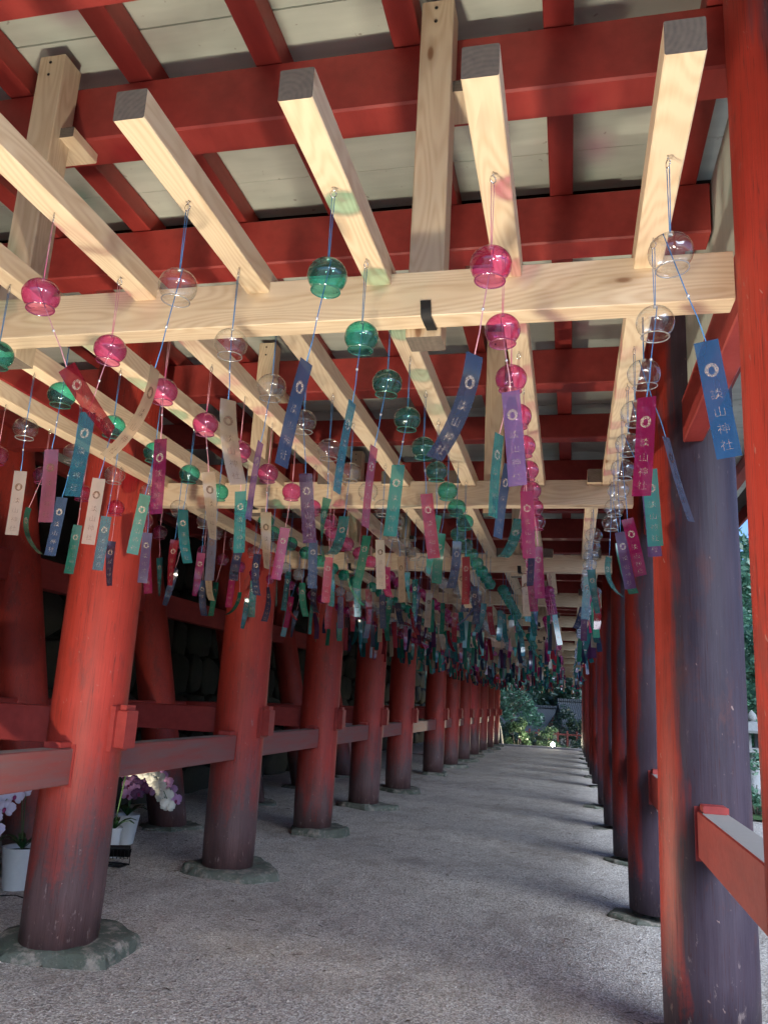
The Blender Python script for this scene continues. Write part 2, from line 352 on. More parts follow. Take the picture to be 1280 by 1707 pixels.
def litter():
    b = MB(); rnd = random.Random(13)
    for _ in range(150):
        y = 4.2 + 14*rnd.random()**1.5; x = rnd.choice((rnd.uniform(-4.6,-1.6), rnd.uniform(-4.6,-1.6), rnd.uniform(-1.6,.5))); a = rnd.random()*6.28
        z = noise.noise((x*.9, y*.7, 3.1))*.022 + noise.noise((x*3.1, y*2.2, 9.0))*.012 + .004
        if x < -2.2: z += .03*min(1, (-2.2-x))*(.5+noise.noise((x*2, y*2, 1)))
        d = Vector((math.cos(a), math.sin(a), 0)); q = Vector((-d.y, d.x, 0)); p = Vector((x, y, z)); k = len(b.v)
        if rnd.random() < .35: l, w_ = rnd.uniform(.03,.09), .003
        else: l, w_ = rnd.uniform(.012,.024), rnd.uniform(.007,.012)
        b.v += [tuple(p-d*l+Vector((0,0,.001))), tuple(p+q*w_+Vector((0,0,.006))), tuple(p+d*l+Vector((0,0,.003))), tuple(p-q*w_+Vector((0,0,.005)))]; b.face([k,k+1,k+2], 0); b.face([k,k+2,k+3], 0)
    tag(b.build('leaf_litter', plain('dry_leaf', (.09,.06,.035), .8)), 'dry leaves and twigs scattered on the sand', 'leaf litter', kind='stuff')
litter()

# ------------------------------------------------------------------ the timber corridor (one building)
HALL = empty('timber_corridor')
tag(HALL, 'long vermilion timber corridor with two rows of round columns under a white boarded ceiling', 'building')
def col_mesh(seed, z0, z1, lean=0.0, r=CR, mat=COLM):
    b = MB(); n = 40; prof = 14; rnd = random.Random(seed)
    for k in range(prof+1):
        t = k/prof; z = z0 + (z1-z0)*t
        for i in range(n):
            a = 2*PI*i/n
            rr = r*(1.015-.03*t) + .004*noise.noise((math.cos(a)*1.5+seed*3, math.sin(a)*1.5, z*.8))
            if k == 0: rr -= .006
            b.v.append((rr*math.cos(a)+lean*z, rr*math.sin(a), z))
    for k in range(prof):
        for i in range(n):
            j = (i+1) % n; b.face([k*n+i, k*n+j, (k+1)*n+j, (k+1)*n+i], 0, True)
    b.face(list(reversed(range(n))), 0); b.face([prof*n+i for i in range(n)], 0)
    return b.mesh('column', mat)
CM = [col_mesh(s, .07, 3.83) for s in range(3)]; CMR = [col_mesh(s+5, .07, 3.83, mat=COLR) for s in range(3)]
for i in range(-1, NCOL+1):
    link('column', CM[i % 3], HALL, (XL, ycol(i), 0), (0, 0, 0))
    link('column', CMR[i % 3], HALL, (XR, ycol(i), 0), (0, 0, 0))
# leaning rear row
LEAN = -.23; XB = -4.25
CB = [col_mesh(s+11, .05, 4.0, LEAN, .205) for s in range(2)]
YB = [ycol(i)+1.75 for i in range(0, 6)]
for i, y in enumerate(YB): link('column', CB[i % 2], HALL, (XB, y, 0))
# rails between the columns, with raised tenon blocks at their ends
WORN = plain('bare_grey_timber', (.34,.32,.29), .75)
def rail(x, ya, yb, z0, z1, wd, mat=RAILM):
    L = yb-ya; b = MB().box(-wd/2, wd/2, 0, L, 0, z1-z0, 0, .006, 'y'); b.m[4] = 1
    o = b.build('rail', [mat, WORN], HALL, (x, ya, z0))
    for y in (0.012, L-.012-.11):
        t = MB().box(-wd/2+.012, wd/2-.012, y, y+.10, z1-z0+.001, z1-z0+.034, 0, .004, 'y'); t.build('tenon_wedge', RED, o)
    for y in (-.005, L-.015):
        t = MB().box(-wd/2-.012, wd/2+.012, y, y+.022, -.012, z1-z0+.02, 0); t.build('tenon_collar', RED, o)
for i in range(0, NCOL):
    rail(XL, ycol(i)+CR-.02, ycol(i+1)-CR+.02, .935, 1.135, .13)
    rail(XR, ycol(i)+CR-.02, ycol(i+1)-CR+.02, .853, 1.065, .13, RED)
# cross ties through the left columns towards the leaning row
for i in range(0, NCOL+1):
    b = MB().box(XB-.25, XL+CR+.075, -.065, .065, 1.14, 1.355, 0, .006, 'x')
    o = b.build('tie_beam', RED, HALL, (0, ycol(i), 0))
    MB().box(XL+CR-.03, XL+CR+.012, -.09, .09, 1.12, 1.375).build('tenon_collar', RED, o)
    MB().box(XL+CR+.02, XL+CR+.06, -.052, .052, 1.356, 1.385).build('tenon_wedge', RED, o)
for i in range(len(YB)-1):
    xr = XB+LEAN*1.2
    b = MB().box(-.06, .06, YB[i]+.02, YB[i+1]-.02, 1.07, 1.35, 0, .006, 'y'); o = b.build('rear_rail', RED, HALL, (xr, 0, 0))
    xr = XB+LEAN*2.45
    b = MB().box(-.07, .07, YB[i]+.02, YB[i+1]-.02, 2.33, 2.60, 0, .006, 'y'); b.build('rear_beam', RED, HALL, (xr, 0, 0))
# long beams and plaster panel on the open side, long beam on the wall side
for i in range(0, NCOL):
    ya, yb = ycol(i)+CR-.02, ycol(i+1)-CR+.02
    MB().box(.58, .68, ya, yb, 2.90, 3.14, 0, .006, 'y').build('long_beam', RED, HALL)
    MB().box(.612, .648, ya, yb, 3.145, 3.83).build('plaster_panel', WHITE, HALL)
    MB().box(-2.87, -2.76, ya, yb, 2.95, 3.2, 0, .006, 'y').build('long_beam', RED, HALL)
# cross beams under the roof
BEAMS = [(-1.1,3.564), (-.62,3.564), (.55,3.564), (1.68,3.564), (2.39,3.564), (3.36,3.564)] + [(4.77+S*k, 3.455) for k in range(0, 12)]
for k, (y, z) in enumerate(BEAMS):
    h = .245 if z > 3.5 else .236
    MB().box(-4.9, .60, y, y+.155, z, z+h, 0, .008, 'x').build('roof_beam', RED, HALL)
for k in range(0, 11):
    y = 5.95+S*k
    MB().box(-4.9, .60, y, y+.12, 3.50, 3.69, 0, .008, 'x').build('roof_beam', RED, HALL)
# rafters and ceiling boards: front bays sit slightly higher
RX = [-.04 + .535*k for k in range(-10, 4)]
for x in RX:
    MB().box(x-.052, x+.052, -1.2, 3.515, 3.812, 3.925, 0, .004, 'y').build('rafter', RED, HALL)
    MB().box(x-.052, x+.052, 3.53, YEND, 3.695, 3.80, 0, .004, 'y').build('rafter', RED, HALL)
rnd = random.Random(5)
y = -1.19
while y < 3.51:
    d = min(.315, 3.52-y); b = MB().box(-5.6, 1.75, y+.0025, y+d-.0025, 3.927, 3.95)
    b.build('ceiling_board', WHITE, HALL, (0, 0, rnd.uniform(0, .004))); y += d
y = 3.53
while y < 12.5:
    b = MB().box(-5.6, 1.75, y+.0025, y+.3125, 3.802, 3.825); b.build('ceiling_board', WHITE, HALL, (0, 0, rnd.uniform(0, .004))); y += .315
b = MB()
while y < YEND: b.box(-5.6, 1.75, y+.0025, y+.3125, 3.802, 3.825); y += .315
tag(b.build('ceiling_boarding', WHITE, HALL), kind='stuff')
MB().box(-6.8, 2.1, -1.25, YEND+.2, 4.0, 4.12).build('roof_deck', plain('roof_bark', (.06,.045,.035), .9), HALL)
MB().box(-.0, .03, 0, YEND+1.0, -.16, .02).build('eave_fascia', RED, HALL, (2.05, -1.2, 4.0))

# foundation stones
def base_stone(seed, rx, ry, h):
    rnd = random.Random(seed); n = rnd.choice((5,6,7)); b = MB(); m = 42
    ph = rnd.random()*6; q = [rnd.uniform(.80,1.16) for _ in range(n)]; tl = (rnd.uniform(-.05,.05), rnd.uniform(-.05,.05))
    ang = sorted((k+rnd.uniform(-.3,.3))*2*PI/n for k in range(n)); cor = [(q[k]*math.cos(ang[k]), q[k]*math.sin(ang[k])) for k in range(n)]
    def rad(a):     # straight-sided polygon
        d = (math.cos(a), math.sin(a)); best = 9
        for k in range(n):
            (x1, y1), (x2, y2) = cor[k], cor[(k+1) % n]; ex, ey = x2-x1, y2-y1; den = d[0]*ey-d[1]*ex
            if abs(den) > 1e-6:
                t = (x1*ey-y1*ex)/den; u = (x1*d[1]-y1*d[0])/den
                if t > 0 and -.01 <= u <= 1.01: best = min(best, t)
        return best if best < 9 else 1
    rings = [(1.03,-.12),(1.04,0),(1.02,h*.45),(.985,h*.8),(.94,h),(.8,h*1.05),(.62,h*1.06),(.4,h*1.06)]
    for s_, z in rings:
        for i in range(m):
            a = 2*PI*i/m; r = rad(a)*s_*(1+(.05*noise.noise((math.cos(a)*6+seed, math.sin(a)*6, z*22)) if s_ > .7 else 0))
            x, y = rx*r*math.cos(a+ph), ry*r*math.sin(a+ph)
            dz = (.022*noise.noise((x*6+seed, y*6, z*6)) + .010*noise.noise((x*21, y*21+seed, z*15)) + x*tl[0]+y*tl[1]) if z > 0 else 0
            if s_ < .85: dz *= .5
            b.v.append((x, y, z+dz))
    for k in range(len(rings)-1):
        for i in range(m): j = (i+1) % m; b.face([k*m+i, k*m+j, (k+1)*m+j, (k+1)*m+i], 0, k > 3)
    k = (len(rings)-1)*m; b.face([k+i for i in range(m)], 0, True)
    return b.mesh('foundation_stone', BASEST)
for i in range(-1, NCOL+1):
    for side, x in (('left', XL), ('right', XR)):
        if i == 1 and side == 'left': me = base_stone(4, .47, .40, .085)
        else: me = base_stone(i*7+(3 if side == 'left' else 9), .36+.05*(i % 3) - (.07 if side == 'right' else 0), .35+.04*((i+1) % 3) - (.06 if side == 'right' else 0), .07 if side == 'left' else .025)
        o = link('foundation_stone', me, None, (x+(.04 if side == 'left' else -.04), ycol(i), 0))
        tag(o, 'flat grey-green foundation stone under the %s column of the %s row' % (ordn(i+2), side), 'stone', 'foundation stones under the columns')
for i, y in enumerate(YB):
    o = link('foundation_stone', base_stone(50+i, .36, .36, .05), None, (XB, y, 0))
    tag(o, 'flat foundation stone under the %s leaning rear column by the stone wall' % ordn(i+1), 'stone', 'foundation stones of the leaning rear columns')

# ------------------------------------------------------------------ the hanging timber frame for the bells
FRAME = empty('hanging_timber_frame')
tag(FRAME, 'new pale timber frame of joists and crossbeams hung below the red roof beams', 'frame')
ZJ, JW, JH = 2.739, .078, .078
ZC0, ZC1, CD = 2.628, 2.777, .085
XB_Y = [2.184 + S*k for k in range(0, 13)]
JX = [.216 - .395*r for r in range(8)]
SECT = [(1.387, XB_Y[1]+.20, 0.0)] + [(XB_Y[k]-.075, XB_Y[k+1]+.20, (-.081 if k % 2 else 0.0)) for k in range(1, 12)]
for k, y in enumerate(XB_Y):
    x0, x1 = -2.69, (.445 if k == 0 else .345)
    o = MB().box(x0-0.5, x1-0.5, 0, CD, 0, ZC1-ZC0, 0, .003, 'x', 1).build('crossbeam', [WOOD['x'], ENDG], FRAME, (.5, y, ZC0))
    for x in (-1.955, -.445):
        p = MB().box(-.056, .056, 0, .105, 0, 3.86-2.60 if k == 0 else 3.76-2.60, 0, .003, 'z', 1).build('hanger_post', [WOOD['z'], ENDG], FRAME, (x, y+CD+.002, 2.602))
        ztop = 1.26 if k == 0 else 1.16
        for dz in (.03, .085):
            MB().lathe([(.0001,.0),(.006,.0),(.006,.002),(.0001,.003)], 8).build('screw', BLACK, p, (-.005, -.0005, ztop-dz), (PI/2, 0, 0))
        zb = (3.564 if k == 0 else 3.455)
        MB().box(-.045, .115, .04, .20, zb-2.602-.045, zb-2.602-.002, 0, .003, 'y', 1).build('bracket_block', [WOOD['y'], ENDG], p)
        # black strap looped under the crossbeam
        b = MB(); prof = [(-.004, .05), (-.006, .03), (-.006, -.004), (.04, -.007), (.09, -.006)]
        for q, (yy, zz) in enumerate(prof): b.v += [(-.016+.002*q, yy, zz), (.016+.002*q, yy, zz)]
        for q in range(len(prof)-1): b.face([2*q, 2*q+1, 2*q+3, 2*q+2], 0, True)
        b.build('strap', BLACKP, p, (.02, -CD, ZC0-2.602+.0))
def joist_pieces():
    for si, (ya, yb, dx) in enumerate(SECT):
        for r, x in enumerate(JX):
            L = yb-ya
            b = MB().box(-JW/2, JW/2, -L/2, L/2, 0, JH, 0, .003, 'y', 1)
            link('joist', b.mesh('joist', [WOOD['y'], ENDG]), FRAME, (x+dx, (ya+yb)/2, ZJ + (.0015 if si % 2 else 0)))
joist_pieces()

# ------------------------------------------------------------------ wind bells
def bowl(n, rings):
    b = MB(); R0 = .0475; prof = []
    for k in range(rings+1):
        a = math.radians(4 + (138-4)*k/rings); prof.append((R0*math.sin(a)*1.03, R0*.94*math.cos(a)))
    r, z = prof[-1]; prof += [(r*1.02, z-.004), (r*1.07, z-.0065)]
    b.lathe(prof, n); return b
def rim_mb(n):
    a = math.radians(138); r = .0475*math.sin(a)*1.03*1.075; z = .0475*.94*math.cos(a)-.0075
    return MB().lathe([(r+.0017*math.cos(t), z+.0017*math.sin(t)) for t in [2*PI*i/6 for i in range(7)]], n)
def rim_mat(name, col):
    W = Mat(name); t = W.n('ShaderNodeBsdfTransparent', {'Color': col}); g = W.n('ShaderNodeBsdfGlossy', {'Color': (1,1,1), 'Roughness': .08}); d = W.n('ShaderNodeBsdfTranslucent', {'Color': col})
    m = W.n('ShaderNodeMixShader', {0: .45, 1: t.outputs[0], 2: g.outputs[0]}); m2 = W.n('ShaderNodeMixShader', {0: .35, 1: m.outputs[0], 2: d.outputs[0]}); W.t.links.new(m2.outputs[0], W.out.inputs[0]); return W.m
RIM = {c: rim_mb(26).mesh('rim', rim_mat('rim_'+c, k)) for c, k in (('clear',(.95,.97,.96)),('pink',(.85,.25,.55)),('green',(.2,.75,.6)))}
BOWL = {(c, q): bowl(28, 12).mesh('bowl', (GLASS, GLASSF)[q][c]) for c in GLASS for q in (0, 1)}
def cord_upper(n=5):
    b = MB()
    for s in (-1, 1): b.tube([(s*.0035, 0, .215), (s*.0012, 0, .046)], .0011, n)
    return b
LC = .20
def cord_lower(n=5):
    b = MB(); b.tube([(0,0,.045), (0,0,-LC*.5), (.002,0,-LC*.75), (0,0,-LC)], .0014, n); return b
CU = {c: cord_upper().mesh('cord', CORD[c]) for c in CORD}; CLW = {c: cord_lower().mesh('clapper_cord', CORD[c]) for c in CORD}
b = MB(); b.tube([(.007*math.cos(t), 0, .226+.010*math.sin(t)-.0) for t in [2*PI*i/12 for i in range(13)]], .0018, 6); b.tube([(0,0,.236), (0,0,.2465)], .0018, 6)
HOOK = b.mesh('screw_eye', STEEL)
BEADM = MB().lathe([(.0005,.0045),(.003,.003),(.0042,0),(.003,-.003),(.0005,-.0045)], 10, c=(0,0,0)).mesh('bead', BEAD)
CAPM = MB().lathe([(.0012,.006),(.0045,.004),(.006,0),(.0045,-.001)], 10).mesh('cap_bead', BEAD)
SW, SL = .0245, .262
def bend(kind, x, s):
    """point on a strip: x across (-SW..SW), s down (0..SL) -> local xyz"""
    t = s/SL
    if kind == 0: return (x, .004*math.sin(t*3), -s)
    if kind == 1: a = .9*t; return (x, SL*(1-math.cos(a))/.9, -SL*math.sin(a)/.9)
    if kind == 2: a = 1.25*t; return (x + .012*t*t, -SL*(1-math.cos(a))/1.25, -SL*math.sin(a)/1.25)
    if kind == 3:
        a = 1.1*t; return (x*math.cos(a), x*math.sin(a) + .02*math.sin(t*PI), -s)
    a = -.8*t; return (x*math.cos(a)+.025*t*t, x*math.sin(a) - .03*t*t, -s*.985)
def strip_mb(kind, n=10):
    b = MB()
    for k in range(n+1):
        for x in (-SW, 0, SW): b.v.append(bend(kind, x, SL*k/n))
    for k in range(n):
        for i in range(2): q = 3*k+i; b.face([q, q+1, q+4, q+3], 0, True)
    return b
def glyphs():
    b = MB()
    for ch, s0 in zip('談山神社', (.120, .160, .198, .234)):
        c = bpy.data.curves.new('glyph', 'FONT'); c.body = ch; c.size = .026; c.resolution_u = 1; c.offset = -.0005
        o = bpy.data.objects.new('glyph', c); COL.objects.link(o)
        dg = bpy.context.evaluated_depsgraph_get(); me = bpy.data.meshes.new_from_object(o.evaluated_get(dg))
        vs_ = [v.co.copy() for v in me.vertices]
        if vs_:
            cx = (min(v.x for v in vs_)+max(v.x for v in vs_))/2; cyy = (min(v.y for v in vs_)+max(v.y for v in vs_))/2
            k = len(b.v); b.v += [(v.x-cx, s0-(v.y-cyy), 0) for v in vs_]
            for p in me.polygons: b.face([k+i for i in p.vertices], 0)
        bpy.data.objects.remove(o); bpy.data.curves.remove(c); bpy.data.meshes.remove(me)
    return b
def crest():     # round crest: disc with a leaf-shaped opening
    b = MB(); k = 0; n = 20
    for i in range(n):
        a = 2*PI*i/n
        b.v.append((.0140*math.cos(a), .066+.0155*math.sin(a), 0))
        rr = .0065*(1 + (.55*max(0, -math.sin(a))**3)); b.v.append((rr*math.cos(a), .069+rr*math.sin(a)*1.1, 0))
    for i in range(n): j = (i+1) % n; b.face([k+2*i, k+2*j, k+2*j+1, k+2*i+1], 0)
    return b
GL = glyphs()
CRS = crest()
def letter_mesh(kind, mat, src, nm):
    b = MB()
    for off in (-.0006,):
        k = len(b.v)
        for x, s, _ in src.v:
            p = Vector(bend(kind, x, s)); px = Vector(bend(kind, x+.001, s))-p; ps = Vector(bend(kind, x, s+.001))-p
            b.v.append(tuple(p + px.cross(ps).normalized()*off))
        for f in src.f: b.face([k+i for i in f], 0)
    return b.mesh(nm, mat)
CRM = {(k, d): letter_mesh(k, PRINT_D if d else PRINT_L, CRS, 'crest') for k in range(5) for d in (0, 1)}
LET = {(k, d): letter_mesh(k, PRINT_D if d else PRINT_L, GL, 'lettering') for k in range(5) for d in (0, 1)}
STRIP = {(k, c, q): strip_mb(k).mesh('strip', (FILM, FILM_FAR)[q][c]) for k in range(5) for c in FILM for q in (0, 1)}
BELLC = ['clear','pink','green','clear','pink','green','clear','pink']
# strips read off the photograph: (row, index): colour, bend, twist deg, sway x deg, sway y deg, lean of strip
SPEC = {(0,0): ('blue',0,8,17,0,8), (0,1): ('magenta',0,-10,-7,0,-4), (0,2): ('grey',0,72,16,0,14), (0,3): ('green',0,5,12,0,3), (0,4): ('purple',0,10,22,0,4),
        (0,5): ('magenta',1,10,4,0,14), (0,6): ('purple',0,10,2,0,9), (0,7): ('green',4,30,8,0,6), (0,8): ('teal',2,60,-4,0,-14),
        (1,0): ('navy',1,50,-8,0,-4), (1,1): ('lavender',0,-5,8,0,5), (1,2): ('green',0,66,-10,0,-3), (1,3): ('navy',0,62,-9,0,-7), (1,4): ('magenta',0,15,5,0,3),
        (2,0): ('navy',0,64,-9,0,-9), (2,1): ('teal',0,76,-4,0,-6), (2,2): ('red',0,72,-8,0,-3), (2,3): ('green',0,-8,-8,0,-4), (2,4): ('red',0,12,6,0,9),
        (3,0): ('cream',1,74,-9,0,2), (3,1): ('cream',4,35,3,0,4), (3,2): ('lavender',0,78,-6,0,-4), (3,3): ('purple',0,15,7,0,8), (3,4): ('green',3,55,2,0,1),
        (4,0): ('red',4,-20,26,4,36), (4,1): ('teal',0,-15,-14,2,-3), (4,2): ('magenta',0,-22,4,0,3), (4,3): ('cream',3,5,10,0,10), (4,4): ('green',0,-8,7,0,4), (4,5): ('cream',3,10,2,0,6),
        (4,6): ('magenta',0,8,-6,0,-6), (5,2): ('pink',0,-8,-2,0,4), (5,3): ('cream',0,4,-8,0,-2), (5,4): ('green',0,20,-6,0,-6), (5,5): ('teal',4,25,-4,0,4),
        (6,3): ('cream',0,-4,3,0,1), (6,4): ('navy',0,-8,-8,0,-4), (6,5): ('teal',0,8,-4,0,-2), (6,6): ('purple',0,10,5,0,1), (5,6): ('grey',0,-8,-4,0,2), (7,5): ('green',2,70,-18,0,-14), (7,6): ('green',0,-4,0,0,-3)}
FCOLS = ['navy','teal','green','cream','purple','red','magenta','navy','green','teal','green','cream','navy','teal','teal','red']
YLAST = ycol(12)-.2
bells = []
k = 0
while 1.69+.3386*k < YLAST:
    y = 1.69+.3386*k
    for r in range(8):
        dx = 0.0
        for (ya, yb, d) in SECT:
            if ya+.1 <= y <= yb: dx = d
        if any(abs(y-(yc+CD/2)) < CD/2+.012 for yc in XB_Y): yy = y + .075
        else: yy = y
        bells.append((r, k, JX[r]+dx, yy))
    k += 1
def spec(r, k, rnd):
    if (r, k) in SPEC:
        c, bk, tw, sx, sy, ln = SPEC[(r, k)]
    else:
        c = rnd.choice(FCOLS); bk = rnd.choice((0,0,0,1,2,3,4)); tw = rnd.choice((rnd.gauss(0, 18), rnd.gauss(0, 18), rnd.uniform(-85, 85)))
        sx = rnd.gauss(0, 6); sy = rnd.gauss(0, 5); ln = sx*.5 + rnd.gauss(0, 4)
    return c, bk, math.radians(tw), math.radians(sx), math.radians(sy), math.radians(ln)
def strip_xf(sx, sy, ln, tw, lf):
    cr = Euler((sy, -sx, 0)); end = cr.to_matrix() @ Vector((0, 0, -LC*lf))
    sr = (Matrix.Rotation(-ln, 3, 'Y') @ Matrix.Rotation(tw - .15, 3, 'Z')).to_euler()
    return cr, end, sr
rb = random.Random(21)
NIND = 296
ZB = 2.4925
far = MB(); FMATS = [GLASSF['clear'], GLASSF['pink'], GLASSF['green'], CORD['blue'], CORD['pink'], STEEL] + [FILM_FAR[c] for c in FILMC]; FIDX = {c: 6+i for i, c in enumerate(FILMC)}
fbowl = bowl(12, 6); fstrip = [strip_mb(q, 5) for q in range(5)]; fcu = MB().tube([(0,0,.24),(0,0,.045)], .0016, 3, cap=False); fcl = MB().tube([(0,0,.045),(0,0,-LC)], .0016, 3, cap=False)
ROWN = ['rightmost row','second row from right','third row from right','fourth row from right','fourth row from left','third row from left','second row from left','leftmost row']
for n, (r, k, x, y) in enumerate(bells):
    c = BELLC[r]; cc = 'pink' if c == 'pink' else 'blue'; fc, bk, tw, sx, sy, ln = spec(r, k, rb); lf = 1.12 if k == 0 else rb.uniform(.86, 1.1); tw += math.atan2(-x, y)*.9; cr, end, sr = strip_xf(sx, sy, ln, tw, lf)
    dz = rb.uniform(-.006, .006) if n > 40 else 0
    if n < NIND:
        o = empty('wind_bell', (x, y, ZB))
        tag(o, '%s glass wind bell with %s strip, %s from front in %s' % (c, fc, ordn(k+1), ROWN[r]), 'wind bell', 'glass wind bells hung from the joists')
        rz = rb.uniform(-.5, .5)
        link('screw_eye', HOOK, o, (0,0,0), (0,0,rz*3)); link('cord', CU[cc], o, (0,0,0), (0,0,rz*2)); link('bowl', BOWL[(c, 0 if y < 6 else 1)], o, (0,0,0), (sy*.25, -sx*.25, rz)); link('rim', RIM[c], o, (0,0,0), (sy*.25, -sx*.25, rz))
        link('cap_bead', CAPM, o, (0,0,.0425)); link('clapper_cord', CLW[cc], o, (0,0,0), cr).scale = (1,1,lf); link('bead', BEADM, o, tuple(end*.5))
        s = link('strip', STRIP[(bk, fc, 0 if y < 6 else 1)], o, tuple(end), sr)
        if y < 7.5:
            q = (bk, 1 if fc in ('cream','grey','pink') else 0); link('lettering', LET[q], s); link('crest', CRM[q], s)
    else:
        mx = Matrix.Translation((x, y, ZB))
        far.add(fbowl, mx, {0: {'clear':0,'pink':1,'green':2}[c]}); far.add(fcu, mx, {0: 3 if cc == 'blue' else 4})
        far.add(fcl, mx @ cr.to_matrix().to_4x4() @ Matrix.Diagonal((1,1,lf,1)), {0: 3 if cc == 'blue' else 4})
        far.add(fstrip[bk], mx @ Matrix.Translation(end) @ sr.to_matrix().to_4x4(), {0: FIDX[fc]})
tag(far.build('wind_bells', FMATS), 'dense mass of far glass wind bells and coloured strips down the corridor', 'wind bells', kind='stuff')

# ------------------------------------------------------------------ stone retaining wall behind the leaning columns
WALL = empty('stone_retaining_wall', (-5.75, 0, 0)); tag(WALL, 'dark mossy retaining wall of big irregular stones behind the leaning columns', 'wall')
MB().box(-.6, -.18, -7, 34, -.2, 4.2).build('wall_core', JOINT, WALL)
rw = random.Random(9)
def wall_stone(wy, hz, seed):
    rn = random.Random(seed); n = 9; b = MB(); pts = []
    for i in range(n):
        a = 2*PI*i/n + rn.uniform(-.2, .2); e = 5.0
        cx, sx_ = math.cos(a), math.sin(a); m = (abs(cx)**e+abs(sx_)**e)**(-1/e)
        pts.append((cx*m*wy/2*rn.uniform(.90,1.0), sx_*m*hz/2*rn.uniform(.93,1.0)))
    for s_, xo in ((1.0,-.20),(1.0,.0),(.95,.03),(.78,.05+rn.uniform(0,.02))):
        for (yy, zz) in pts: b.v.append((xo+rn.uniform(-.008,.008), yy*s_, zz*s_))
    for q in range(3):
        for i in range(n): j = (i+1) % n; b.face([q*n+i, q*n+j, (q+1)*n+j, (q+1)*n+i], 0, q > 0)
    b.face([3*n+i for i in range(n)], 0, True); return b.mesh('stone', WALLST)
WS = [wall_stone(1, 1, s) for s in range(10)]
z = -.05
while z < 3.9:
    h = rw.uniform(.38, .62); y = 1.0 + rw.uniform(-.3, 0)
    while y < 33:
        wd = rw.uniform(.4, .95)*(1 if y < 14 else 1.6)
        o = link('stone', rw.choice(WS), WALL, (-.15-.16*z+.45, y+wd/2, z+h/2+rw.uniform(-.04,.04)), (rw.uniform(-.12,.12), 0, 0)); o.scale = (1, wd*1.03, h*1.04)
        y += wd
    z += h*.97

# ------------------------------------------------------------------ floodlights (lamps of the place, plus two added side lamps)
def floodlight(loc, target, power, color, label, angle=125, blend=.7, size=.05):
    o = empty('floodlight', loc); tag(o, label, 'floodlight', 'black floodlights on the corridor floor')
    d = Vector(target)-Vector((loc[0], loc[1], loc[2]+.12)); rq = d.to_track_quat('Z', 'Y').to_euler()
    MB().box(-.09,.09,-.07,.07,-.035,.0,0,.008,'x').build('housing', BLACK, o, (0,0,.12), rq)
    b = MB()
    for i in range(6): x = -.075+.03*i; b.box(x-.003, x+.003, -.06, .06, -.055, -.034)
    b.build('cooling_fin', BLACK, o, (0,0,.12), rq)
    b = MB().tube([(-.105,0,.13),(-.105,0,.01),(.105,0,.01),(.105,0,.13)], .008, 6); b.build('bracket', BLACK, o)
    MB().box(-.06,.06,-.05,.05,-.012,.008).build('foot_plate', BLACK, o)
    L = bpy.data.lights.new('lamp', 'SPOT'); L.energy = power; L.color = color; L.spot_size = math.radians(angle); L.spot_blend = blend; L.shadow_soft_size = size
    lo = bpy.data.objects.new('lamp', L); COL.objects.link(lo); lo.parent = o; lo.location = Vector((0,0,.12)) + d.normalized()*.02
    lo.rotation_euler = (-d).to_track_quat('Z', 'Y').to_euler()
    b = MB().tube([(0,-.05,-.0), (-.15,-.12,.008), (-.35,-.05,.008), (-.6,-.2,.008), (-.9,-.1,.01)], .005, 5); b.build('cable', BLACK, o)
    return o
WARM = (1.0, .875, .68)
floodlight((-.62, 1.0, .0), (-.62, 1.25, 3.2), 100, WARM, 'black floodlight on the sand in front of the first bay, aimed straight up', 106, .45, .11)
floodlight((-1.62, .7, .0), (-1.6, 1.0, 3.2), 23, WARM, 'added black floodlight on the sand left of the one aimed straight up', 108, .45, .12)  # added lamp, thins out the tinted bell shadows of the main one
floodlight((.12, .75, .0), (0, 1.1, 3.2), 10, WARM, 'added black floodlight on the sand right of the one aimed straight up', 104, .45, .12)  # second added lamp, weak, for softer bell shadows on the joists
floodlight((-1.55, 1.25, .0), (-2.75, 4.4, 2.9), 150, WARM, 'black floodlight on the sand left of the first bay, aimed at a column', 66, 1.0, .06)
floodlight((-3.42, 5.45, .02), (.6, 4.4, 2.0), 150, WARM, 'black floodlight hidden behind the second left column, aimed across the corridor', 66, .8)
floodlight((-3.70, 6.62, .03), (-4.4, 8.0, 2.0), 9, WARM, 'small black floodlight on the sand beside the orchid pots', 62, .7)
floodlight((-3.95, 15.7, .03), (-.5, 14.5, 3.2), 40, (.70,.66,1.0), 'black floodlight behind the left columns half way down the corridor', 90, .8)
floodlight((-3.9, 23.55, .03), (-.5, 23.5, 3.2), 50, (.50,.58,1.0), 'black floodlight behind the left columns near the far end', 90, .8)

# ------------------------------------------------------------------ potted orchids
POT = plain('white_glazed_pot', (.75,.77,.78), .35); LEAF = plain('orchid_leaf', (.03,.09,.03), .4); STEM = plain('orchid_stem', (.06,.13,.04), .5)
PET = {'purple': plain('purple_petal', (.64,.34,.62), .55), 'dark': plain('dark_purple_petal', (.14,.05,.15), .55), 'white': plain('white_petal', (.74,.74,.66), .55), 'pale': plain('pale_lilac_petal', (.60,.58,.75), .55)}
LIP = plain('magenta_lip', (.30,.02,.14), .5)
def flower_mesh(mat):
    b = MB()
    for a, ln, wd in ((90,.040,.028),(215,.038,.026),(325,.038,.026),(20,.044,.046),(160,.044,.046)):
        t = math.radians(a); d = Vector((math.cos(t), 0, math.sin(t))); q = Vector((-math.sin(t), 0, math.cos(t))); k = len(b.v)
        for f, ww, yy in ((0,.2,0),(.35,.85,-.006),(.7,1,-.004),(1,.35,.006)):
            for s in (-1,0,1): b.v.append(tuple(d*ln*f + q*(wd/2*ww*s) + Vector((0, yy+(.004 if s else -.003), 0))))
        for g in range(3):
            for i in range(2): m_ = k+3*g+i; b.face([m_, m_+1, m_+4, m_+3], 0, True)
    return b.mesh('flower', mat)
